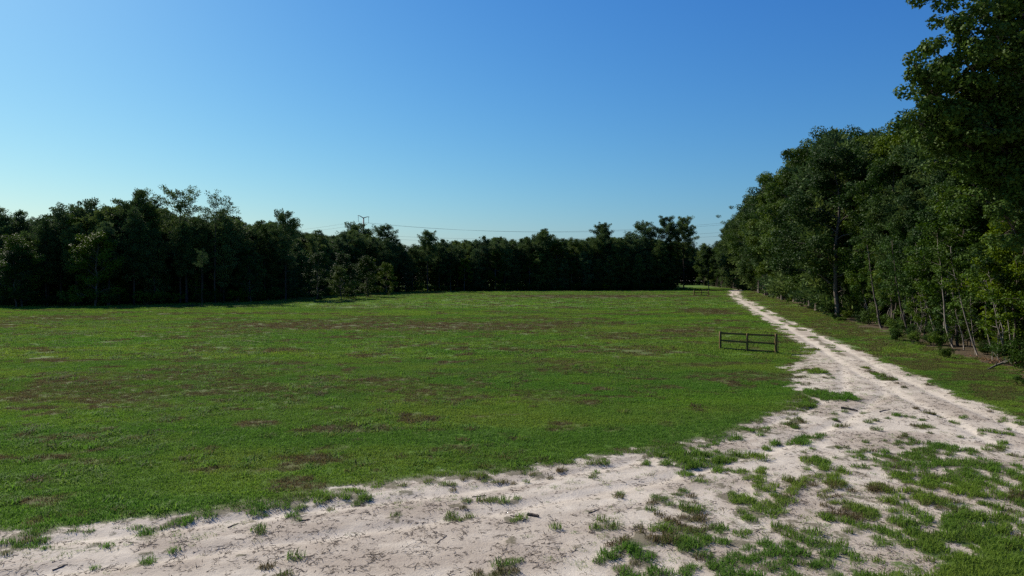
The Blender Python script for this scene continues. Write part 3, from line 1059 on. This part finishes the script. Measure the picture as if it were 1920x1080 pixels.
p, nrm = resample(front, 4.2)
for i, (q, m) in enumerate(zip(p, nrm)):
    far = q[1] > 200
    x, y = q + m * U(-0.5, 2.5) + [U(-1, 1), 0]
    hs = sky_h(x, y)
    k = random.random()
    if k < 0.42:
        put('low', random.choice(LOWPINES), x, y, hs * U(0.5, 0.8), LBL_A, wide=U(0.9, 1.2))
    elif k < 0.62:
        put('broad', random.choice(BROADS), x, y, hs * U(0.55, 0.82), LBL_A, wide=U(0.85, 1.1))
    else:
        put('pine', random.choice(PINES), x, y, hs * U(0.78, 0.96), LBL_A, wide=U(0.9, 1.15))
    x, y = q + m * U(3.5, 7.0) + [U(-2, 2), 0]
    hs = sky_h(x, y)
    if random.random() < 0.78:
        put('pine', random.choice(PINES), x, y, hs * (U(0.84, 1.06) if far else U(0.88, 1.03)), LBL_A, wide=U(1.0, 1.35))
    else:
        put('broad', random.choice(BROADS), x, y, hs * U(0.85, 0.98), LBL_A)
p, nrm = resample(front, 5.5)
for i, (q, m) in enumerate(zip(p, nrm)):
    x, y = q + m * U(-2.6, -0.6)
    put('shrub', random.choice(SHRUBS), x, y, U(1.4, 3.2), LBL_A, cat="shrub", wide=U(1.0, 1.5))

# trees of that wood that stand out
def star(plant, px, py_top, Y, label, wide=1.0, name=None, rot=None):
    x = x_at(px, Y)
    return plant.place(x, Y, height_at(px, py_top, Y), rot, label, "tree", None, wide, name)


star(BIGPINES[0], 262, 354, 134, "broad dense pine forming the highest hump of the near wood", 1.0)
star(AIRY[0], 338, 354, 136, "pine with open round see-through crown above the wood", 1.0)
star(AIRY[1], 403, 366, 138, "thin pine with sparse flat crown standing out above the wood", 1.0)
star(PINES[2], 150, 372, 133, "round topped pine on the skyline of the near wood", 1.1)
star(PINES[2], 535, 393, 150, "small round pine head rising where the wood falls away", 1.0)
star(PINES[2], 672, 416, 235, "pine whose crown hides the foot of the power pylon", 1.5)
star(BIGPINES[1], 718, 419, 228, "rounded broad pine next to the power pylon", 0.95)
star(BIGPINES[1], 802, 431, 232, "broad spreading pine standing out beyond the paler trees", 1.0)
star(PINES[0], 1018, 427, 264, "slightly taller pine in the even row beneath the wires", 1.2)
star(BIGPINES[1], 1125, 417, 266, "flat topped pine crown touching the sagging wires", 1.0)
star(PINES[2], 1204, 414, 266, "single round headed pine close to the tallest pines", 1.25)
star(BIGPINES[0], 1250, 404, 266, "tallest pine with airy open lower crown near the far gate", 0.85)
star(BIGPINES[0], 1282, 405, 268, "tallest dense pine shading the end of the sandy track", 0.9, rot=2.0)
star(BROADS[2], 1329, 462, 256, "lone tree with bare trunk standing just behind the far gate", 0.8)
for px, py, Y, H in ((645, 472, 158, 0), (690, 480, 172, 0), (725, 490, 190, 0), (640, 500, 152, 0), (595, 470, 150, 0), (180, 430, 122, 0), (30, 470, 119, 0), (40, 440, 121, 0), (470, 480, 140, 0)):
    x = x_at(px, Y)
    put('light', random.choice(LIGHTS), x, Y, height_at(px, py, Y), LBL_A, wide=U(0.9, 1.2))
star(AIRY[1], 378, 470, 121, "single pale pine trunk standing clear of the dark wood edge", 0.8)

# the wood along the sandy track
LBL_B = {'broad': ("leafy dark green tree in the wood beside the track", "leafy trees beside the track"),
         'pine': ("dark pine among leafy trees beside the track", "pines beside the track"),
         'light': ("lighter green young tree edging the wood beside the track", "lighter young trees beside the track"),
         'sap': ("slender sapling with crooked pale stem beside the track", "saplings beside the track"),
         'shrub': ("low leafy shrub at the wood foot beside the track", "shrubs beside the track")}
edge_pts = [q for q in WOOD_EDGE if q[1] > 24]
p, nrm = resample(edge_pts, 3.1)
nrm = -nrm
for i, (q, m) in enumerate(zip(p, nrm)):
    Y = q[1]
    step = 1.0 + Y / 120.0
    if Y < 31:
        continue
    for s in range(3 if Y < 140 else 2):
        if random.random() < (0.9 if Y < 110 else 0.55):
            x, y = q + m * (U(0.2, 5.5) if s else U(2.5, 7.5))
            put('shrub', random.choice(SHRUBS), x, y, (random.choice((U(0.4, 0.9), U(0.7, 1.4))) if s else U(0.9, 2.2)), LBL_B, cat="shrub", wide=U(0.8, 1.25))
    if random.random() < (0.85 if Y < 120 else 0.4):
        x, y = q + m * U(2.6, 5.0)
        put('sap', random.choice(SAPS), x, y, U(4.0, 8.5), LBL_B, wide=U(0.9, 1.3))
    if random.random() < 0.55:
        x, y = q + m * U(3.8, 5.6)
        put('light', random.choice(YOUNG), x, y, min(U(7.5, 12.5), sky_h(x, y) * 0.8), LBL_B, wide=U(0.85, 1.1))
p, nrm = resample(edge_pts, 4.3)
nrm = -nrm
for i, (q, m) in enumerate(zip(p, nrm)):
    bay = 3.2 * (vnoise(np.array([q[1] * 0.11]), np.array([3.3]), 7)[0] - 0.45)
    x, y = q + m * ((U(4.4, 6.6) + bay) if q[1] < 85 else U(1.5, 4.5))
    if q[1] < 31:
        continue
    hs = sky_h(x, y)
    k = random.random()
    if q[1] > 38:
        if k < 0.72:
            put('broad', random.choice(BROADS), x, y, min(hs, 31) * (U(0.6, 0.95) if q[1] < 85 else U(0.9, 1.08)), LBL_B, wide=U(0.9, 1.25))
        else:
            put('pine', random.choice(LOWPINES + PINES[:2]), x, y, min(hs, 31) * (U(0.75, 0.95) if q[1] < 85 else U(0.9, 1.08)), LBL_B, wide=1.15)
    x, y = q + m * U(9, 12) + [0, U(-1, 1)]
    hs = sky_h(x, y)
    if random.random() < 0.78:
        put('broad', BROADS[i % 5], x, y, min(hs, 31) * U(0.96, 1.1), LBL_B, wide=U(0.9, 1.25))
    else:
        put('pine', PINES[i % 5], x, y, min(hs, 31) * U(0.96, 1.08), LBL_B, wide=1.15)


# the big tree whose boughs reach over the verge
def make_bough_tree():
    r = np.random.default_rng(77)
    tb = Tubes()
    bx, by = 27.0, 35.0
    tr = curve(np.array([0, 0, -0.3]), np.array([0.6, 0.4, 24.0]), 14, 0.12, r)
    tb.add(tr, np.linspace(1, 0.15, 14) ** 0.8 * 0.36, 8)
    cen, rad = [], []
    goals = [(1702, 138, 33.5), (1712, 165, 34), (1725, 90, 34), (1765, 8, 34), (1800, 40, 33), (1790, 110, 33.5), (1770, 150, 34.5), (1830, 170, 34), (1835, 90, 35), (1850, 55, 33),
             (1890, 20, 34.5), (1915, 70, 34), (1905, 140, 35), (1870, 195, 34), (1800, 175, 35), (1840, 10, 36), (1930, 10, 35), (1940, 190, 33), (1960, 80, 33), (1695, 222, 34), (1720, 240, 35),
             (1760, 235, 34), (1790, 205, 33.5), (1830, 230, 33), (1880, 255, 34), (1920, 250, 33), (1745, 270, 35), (1800, 290, 34.5), (1860, 310, 33.5), (1910, 330, 34), (1780, -60, 34),
             (1850, -70, 35), (1930, -60, 34), (1990, 30, 35), (2010, 150, 34), (2020, 280, 35), (1880, 390, 33), (1830, 370, 34), (1930, 420, 33), (1990, 380, 34), (2030, 460, 34)]
    for px, py, Y in goals:
        px += 14 if px < 1760 else 0
        g = np.array([x_at(px, Y) - bx, Y - by, height_at(px, py, Y)])
        z0 = max(4.0, g[2] - 0.55 * math.hypot(g[0], g[1]) - 0.8)
        k = min(z0 / 24.0 * 13, 12.9)
        a = tr[int(k)] + (tr[int(k) + 1] - tr[int(k)]) * (k - int(k))
        limb = curve(a, g, 8, 0.10, r, 0.25)
        tb.add(limb, np.linspace(0.11, 0.015, 8), 5)
        ln = np.linalg.norm(g - a)
        cen.append(g)
        rad.append(0.6)
        for s in range(max(12, int(ln * 2.4))):
            t = (0.36 + 0.64 * (s + r.uniform(0, 1)) / max(12, int(ln * 2.4))) * 7
            b = limb[min(int(t), 6)] + (limb[min(int(t), 6) + 1] - limb[min(int(t), 6)]) * (t - min(int(t), 6))
            e = b + np.clip(r.normal(size=3), -1.25, 1.25) * np.array([0.72, 0.72, 0.58])
            tb.add(np.array([b, (b + e) / 2 + r.normal(size=3) * 0.06, e]), np.array([0.02, 0.012, 0.006]), 3, cap=False)
            cen.append(e)
            rad.append(r.uniform(0.32, 0.66))
    v, q, t = clump_leaves(np.array(cen), np.array(rad), 120, 0.19, 0.14, r, up=0.6)
    return (tb.arrays(), (v, q, t), 24.0, M_BROAD, M_BARK), bx, by


built, bx, by = make_bough_tree()
Plant("broadleaf_tree", built).place(bx, by, None, 0.0, "tallest leafy tree with long boughs reaching out over the verge", "tree")

# crooked saplings traced at the wood edge
TR = [([(1757, 634), (1749, 596), (1741, 560), (1733, 535), (1726, 517)], "pale crooked sapling leaning away from the track between dark trunks", 0.075),
      ([(1762, 636), (1756, 610), (1745, 575), (1738, 540), (1735, 500)], "thin dark sapling close behind the leaning pale sapling", 0.05),
      ([(1790, 652), (1780, 625), (1778, 590), (1780, 540), (1778, 490)], "straight pale sapling forked low down at the wood edge", 0.07),
      ([(1788, 650), (1789, 632), (1783, 612), (1781, 595)], "short side stem leaning onto the straight forked sapling", 0.055),
      ([(1835, 667), (1826, 630), (1817, 590), (1812, 550), (1808, 510)], "slim sapling tilted back beside the straight forked one", 0.05),
      ([(1861, 677), (1862, 640), (1860, 605), (1864, 570)], "bare upright sapling between the tilted sapling and paired stems", 0.045),
      ([(1899, 684), (1895, 650), (1890, 615), (1884, 570), (1880, 530)], "first stem of a pair of pale saplings by the fallen log", 0.06),
      ([(1908, 684), (1903, 655), (1905, 620), (1901, 580), (1900, 540)], "second stem of a pair of pale saplings by the fallen log", 0.06),
      ([(1704, 629), (1699, 600), (1694, 570), (1690, 530), (1688, 490)], "dark slanting trunk deeper in the wood beyond the leaning sapling", 0.10),
      ([(1654, 616), (1650, 590), (1646, 560), (1640, 510)], "dark upright trunk in shade behind low shrubs along the track", 0.14)]
for k, (pp, lab, tr_r) in enumerate(TR):
    X0, Y0 = ground_at(*pp[0])
    path = [(x_at(px, Y0) - X0, 0.25 * j, height_at(px, py, Y0)) for j, (px, py) in enumerate(pp)]
    path[0] = (0, 0, -0.2)
    d = np.array(path[-1]) - np.array(path[-2])
    path.append(tuple(np.array(path[-1]) + d * 0.8 + [0, 0.1, 0.6]))
    b = make_sapling(300 + k, path[-1][2], 1, 36, 0.15, M_BROADL if k % 2 else None, path, 0.62, 1.2, tr_r)
    if k in (8, 9):
        b = (*b[:4], M_BARK)
    Plant("sapling", b).place(X0, Y0, None, 0.0, lab, "sapling")

# deep wood behind the front trees (nobody could count it)
def mass_points(regions, seed):
    r = np.random.default_rng(seed)
    pts, rot, scl = [], [], []
    for line, offs, step, fac in regions:
        p, m = resample(line, step)
        for o in offs:
            for q, nn in zip(p, m):
                x, y = q + nn * (o + r.uniform(-2, 2)) + r.uniform(-1.5, 1.5, 2)
                if y < 30:
                    continue
                h = min(sky_h(x, y), 30) * r.uniform(0.80, 0.97) * fac
                pts.append((x, y, 0.0))
                rot.append((0, 0, r.uniform(0, 6.283)))
                scl.append((h, h, h))
    return np.array(pts), np.array(rot), np.array(scl)


def mass(name, plant, regions, seed, label):
    pts, rot, scl = mass_points(regions, seed)
    scatter(name, plant.joined(), pts, rot, scl / plant.H, {}, label)


edge_rev = [tuple(q) for q in edge_pts][::-1]
back_line = [(58.0, 268.0), (62.0, 330.0), (66.0, 402.0), (90.0, 404.0), (108.0, 404.0), (150.0, 410.0)]
mass("forest", PINES[4], [(front, (9.5, 13, 17, 22, 28, 36, 44), 4.6, 1.0), (back_line, (2, 6, 11, 18), 4.2, 1.0)], 401, "deep mass of pines behind the wood edge across the field")
mass("undergrowth", LIGHTS[0], [(front, (5, 9, 13, 18, 24, 32), 3.4, 0.42), (back_line, (0, 4, 8, 14), 3.2, 0.42)], 402, "dark young growth beneath the pines across the field")
mass("woodland", BROADS[1], [(edge_rev, (15, 21, 28, 36), 5.0, 1.0)], 403, "deep mass of leafy trees behind the wood edge along the track")
mass("thicket", LIGHTS[1], [(edge_rev, (7.5, 12, 18), 3.2, 0.30)], 404, "shaded thicket beneath the trees along the track")


# ------------------------------------------------------------------ gates
def box_tube(a, b, w, d, name, parent, mat):
    """squared timber from a to b, w across, d deep, slightly bowed edges"""
    a, b = np.array(a, float), np.array(b, float)
    tb = Tubes()
    t = unit(b - a)
    ref = np.array([0, 0, 1.0]) if abs(t[2]) < 0.9 else np.array([1.0, 0, 0])
    s = unit(np.cross(t, ref))
    u = np.cross(s, t)
    n = 4
    vs, qs = [], []
    e = 0.18
    prof = [(-1, -1 + e), (-1 + e, -1), (1 - e, -1), (1, -1 + e), (1, 1 - e), (1 - e, 1), (-1 + e, 1), (-1, 1 - e)]
    for k in range(n):
        c = a + (b - a) * k / (n - 1)
        for (i, j) in prof:
            vs.append(c + s * i * d / 2 + u * j * w / 2)
    for k in range(n - 1):
        for m in range(8):
            qs.append((k * 8 + m, k * 8 + (m + 1) % 8, (k + 1) * 8 + (m + 1) % 8, (k + 1) * 8 + m))
    for k in (0, (n - 1) * 8):
        qs += [(k, k + 1, k + 2, k + 3), (k, k + 3, k + 4, k + 7), (k + 4, k + 5, k + 6, k + 7)]
    return link(name, mesh_np(name, vs, qs, mats=[mat]), parent)


def gate(pl, pm, pr, H, label, tk=1.0):
    """three posts and three rails in two bays"""
    root = link("field_gate", None, None, (pm[0], pm[1], gz(*pm)))
    P3 = [np.array([q[0] - pm[0], q[1] - pm[1], 0.0]) for q in (pl, pm, pr)]
    zt = [H, H, H]
    for q, ztop, w, base in ((P3[0], H, 0.15, -0.25), (P3[1], H - 0.03, 0.125, -0.25), (P3[2], H + 0.02, 0.16, -0.3)):
        box_tube(q + [0, 0, base], q + [0, 0, ztop], w * tk, w * tk, "post", root, M_GATE)
    for za, zb in ((H - 0.11, H - 0.11), (H * 0.52, H * 0.50), (0.12, 0.10)):
        for a, b in ((P3[0], P3[1]), (P3[1], P3[2])):
            d = unit(b - a)
            box_tube(a + d * 0.05 + [0, 0, za], b - d * 0.05 + [0, 0, zb], 0.135 * tk, 0.06 * tk, "rail", root, M_GATE)
    tag(root, label, "gate")
    return root, P3


g1l, g1m, g1r = ground_at(1350.5, 656.5), ground_at(1401, 660), ground_at(1455, 663)
root, P3 = gate(g1l, g1m, g1r, 1.34, "brown wooden field gate standing alone in grass beside the nearer track")
rod = Tubes().add(np.array([P3[2] + [0.17, 0.02, -0.2], P3[2] + [0.16, 0.02, 0.45], P3[2] + [0.14, 0.02, 0.95]]), np.array([0.022, 0.02, 0.018]), 6)
link("latch_rod", rod.mesh("latch_rod", M_ROD), root)
g2l, g2m, g2r = ground_at(1301.5, 554.3), ground_at(1315, 554.2), ground_at(1328.5, 554.5)
gate(g2l, g2m, g2r, 1.5, "distant dark field gate near the end of the sandy track", 1.5)

# ------------------------------------------------------------------ power line
PY = 380.0
pX = x_at(682, PY)
pT = height_at(682, 408.5, PY)
pylon = link("power_pylon", None, None, (pX, PY, 0))
tag(pylon, "grey power pylon with two curved arms showing above the wood", "pylon")
link("pole", Tubes().add(np.array([[0, 0, -1], [0, 0, pT * 0.5], [0, 0, pT]]), np.array([0.75, 0.55, 0.36]), 12).mesh("pylon_pole", M_STEEL), pylon)
ax_l = [(682, 408.6), (679, 407.2), (676, 405.2), (673.5, 404.3), (671, 404.0)]
ax_r = [(682, 408.6), (685.5, 407.6), (688.5, 406.6), (691, 406.5), (693, 407.0)]
tips = []
for pts, sgn, ip, iy in ((ax_l, -1, 672.3, 415.5), (ax_r, 1, 691.5, 418.5)):
    path = np.array([[x_at(a, PY) - pX, 0.0, height_at(a, b, PY)] for a, b in pts])
    link("arm", Tubes().add(path, np.linspace(0.26, 0.13, len(path)), 8).mesh("pylon_arm", M_STEEL), pylon)
    top = np.array([x_at(ip, PY) - pX, 0.0, np.interp(x_at(ip, PY) - pX, *(zip(*sorted((q[0], q[2]) for q in path))))])
    bot = np.array([top[0], 0.0, height_at(ip, iy, PY)])
    zz = np.linspace(top[2], bot[2], 25)
    rr = 0.07 + 0.05 * (np.arange(25) % 2)
    link("insulator", Tubes().add(np.stack([np.full(25, top[0]), np.zeros(25), zz], -1), rr, 8).mesh("insulator", M_GLASS), pylon)
    tips.append((path[-1] + [pX, PY, 0], bot + [pX, PY, 0]))


def wire(a, b, sag, label, r_=0.036):
    t = np.linspace(0, 1, 48)[:, None]
    p_ = np.asarray(a) + (np.asarray(b) - np.asarray(a)) * t
    p_[:, 2] -= (4 * sag * t * (1 - t))[:, 0]
    o = link("power_line", Tubes().add(p_, r_, 5).mesh("power_line", M_WIRE))
    tag(o, label, "wire", "wires of the power line")


def P3d(px, py, Y):
    return np.array([x_at(px, Y), Y, height_at(px, py, Y)])


LW = "thin sagging power wire strung above the far wood from the pylon"
wire(tips[1][1], P3d(1620, 385, 330.0), 8.2, LW)
wire(tips[0][1], P3d(1620, 390, 336.0), 8.6, LW)
LW2 = "lower thin power wire crossing the gap above the track end"
wire(P3d(690, 440, PY), P3d(1620, 412, 332.0), 5.5, LW2)
wire(P3d(674, 445, PY), P3d(1620, 420, 336.0), 5.5, LW2)
LW3 = "thin power wire leaving the pylon towards the near wood"
wire(tips[0][1], P3d(150, 440, 420.0), 5.0, LW3)
wire(tips[1][1], P3d(150, 446, 424.0), 5.0, LW3)

# ------------------------------------------------------------------ sticks, log, litter
STK = [((1576, 767), (1609, 770), 0.055, "long dark stick lying across the sandy fork beside the grass spur"),
       ((990, 967), (1011, 971), 0.040, "short thick dark stick on bare sand"),
       ((957, 968), (980, 970), 0.014, "thin grey stick beside the short thick stick on sand"),
       ((943, 979), (965, 983), 0.010, "thin twig lying in front of the thick stick on sand"),
       ((427, 989), (447, 979), 0.014, "slanting twig on sand close to the field edge"),
       ((560, 977), (581, 974), 0.018, "dark twig lying flat on the pale wheel track"),
       ((98, 1066), (127, 1057), 0.014, "pale slanting twig on sand beside tufts"),
       ((1104, 964), (1122, 956), 0.013, "slanting twig at the edge of the grass tufts on sand"),
       ((1280, 770), (1300, 768), 0.018, "small stick half hidden at the field edge"),
       ((885, 932), (911, 929), 0.012, "thin dark twig along the wheel track below the field edge"),
       ((1648, 772), (1668, 768), 0.018, "small dark stick on the sand of the main track"),
       ((820, 1018), (838, 1003), 0.009, "faint upright looking twig on sand among tiny weeds")]
for k, (a, b, rr, lab) in enumerate(STK):
    r = np.random.default_rng(500 + k)
    A, B = np.array(ground_at(*a)), np.array(ground_at(*b))
    n = 7
    c = (A + B) / 2
    t = np.linspace(0, 1, n)[:, None]
    xy = A + (B - A) * t + r.normal(size=(n, 2)) * np.linalg.norm(B - A) * 0.025
    z0 = gz(*c)
    zs = np.array([gz(*q) for q in xy]) - z0 + rr * 0.75
    path = np.concatenate([xy - c, zs[:, None]], 1)
    tb = Tubes().add(path, np.linspace(1, 0.55, n) * rr * r.uniform(0.85, 1.15, n), 6)
    d = unit(path[4] - path[3])
    sd_ = np.array([-d[1], d[0], 0.25]) * np.linalg.norm(B - A) * 0.16
    tb.add(np.array([path[4], path[4] + sd_ * 0.5, path[4] + sd_ + d * 0.05]), np.array([0.45, 0.35, 0.2]) * rr, 4)
    o = link("fallen_stick", tb.mesh("fallen_stick", M_STICK), None, (c[0], c[1], z0))
    tag(o, lab, "stick")
A, B = np.array(ground_at(1868, 692)), np.array(ground_at(1912, 690))
c = (A + B) / 2
r = np.random.default_rng(540)
path = np.array([[A[0] - c[0] - 0.9, A[1] - c[1] - 0.5, 0.02], [A[0] - c[0], A[1] - c[1], 0.22], [(A[0] - c[0]) * 0.3, 0.1, 0.30], [B[0] - c[0], 0.45, 0.55], [(B[0] - c[0]) * 2.0, 1.3, 0.62]])
tb = Tubes().add(path, np.array([0.035, 0.06, 0.075, 0.085, 0.10]), 7)
for k_, (dx_, dy_, dz_) in ((1, (-0.3, -0.5, 0.35)), (2, (0.25, -0.6, 0.25)), (2, (-0.2, 0.5, 0.6)), (3, (0.3, -0.4, 0.7))):
    tb.add(np.array([path[k_], path[k_] + np.array([dx_, dy_, dz_]) * 0.5 + [0, 0.05, 0], path[k_] + [dx_, dy_, dz_]]), np.array([0.03, 0.02, 0.008]), 4)
o = link("fallen_log", tb.mesh("fallen_log", M_LOG), None, (c[0], c[1], gz(*c)))
tag(o, "fallen grey limb lying at the foot of the paired saplings", "log")


def litter_points(n, seed, cond):
    r = np.random.default_rng(seed)
    b = r.uniform(5, 46, n)
    a = r.uniform(-1, 1, n) * (0.8 * b + 3)
    Lb = land(a, b)
    k = cond(Lb, r, n)
    a, b, z = a[k], b[k], Lb['z'][k]
    m = len(a)
    return np.stack([a, b, z + 0.006], -1), np.stack([r.normal(0, 0.15, m), r.normal(0, 0.15, m), r.uniform(0, 6.283, m)], -1), np.repeat(r.uniform(0.4, 1.1, m)[:, None], 3, 1), {}


def debris_mesh():
    r = np.random.default_rng(9)
    tb = Tubes()
    for k in range(5):
        c = r.normal(size=3) * [0.12, 0.12, 0]
        a = r.uniform(0, 3.14)
        l0 = r.uniform(0.03, 0.10)
        d = np.array([math.cos(a), math.sin(a), 0.05]) * l0
        tb.add(np.array([c - d, c + r.normal(size=3) * 0.008, c + d]), np.array([0.006, 0.005, 0.003]), 4)
    return tb.mesh("twig_bits", M_STICK)


scatter("debris", proto_obj("debris_source", debris_mesh()),
        *litter_points(34000, 601, lambda L_, r, n: (L_['grass'] < 0.35) & (L_['litter'] < 0.4) & (L_['stain'] + r.uniform(-0.5, 0.4, n) > 0.25)), label="dark twig bits and dead grass strewn over the sand")
r = np.random.default_rng(12)
lc = np.concatenate([r.normal(size=(40, 2)) * 0.3, r.uniform(0.0, 0.06, (40, 1))], 1)
lv, lq = leaf_quads(lc, np.stack([r.normal(0, 0.5, 40), r.normal(0, 0.5, 40), np.ones(40)], -1), 0.11, 0.07, r)
M_DEAD = mat_leaf("dead_leaves", (0.07, 0.045, 0.025), (0.14, 0.085, 0.045), (0.24, 0.15, 0.08), 0.0, 0.2, 0.7)
dead = mesh_np("dead_leaf_bits", lv, lq, attrs={'tint': ('FACE', r.uniform(0, 1, 40))}, mats=[M_DEAD])
scatter("fallen_leaves", proto_obj("leaf_litter_source", dead),
        *litter_points(9000, 602, lambda L_, r, n: (L_['litter'] > r.uniform(0.3, 0.9, n))), label="brown fallen leaves along the foot of the wood by the track")
tot = sum(len(m.polygons) for m in bpy.data.meshes)
print("POLYS", tot, "OBJ", len(bpy.data.objects))
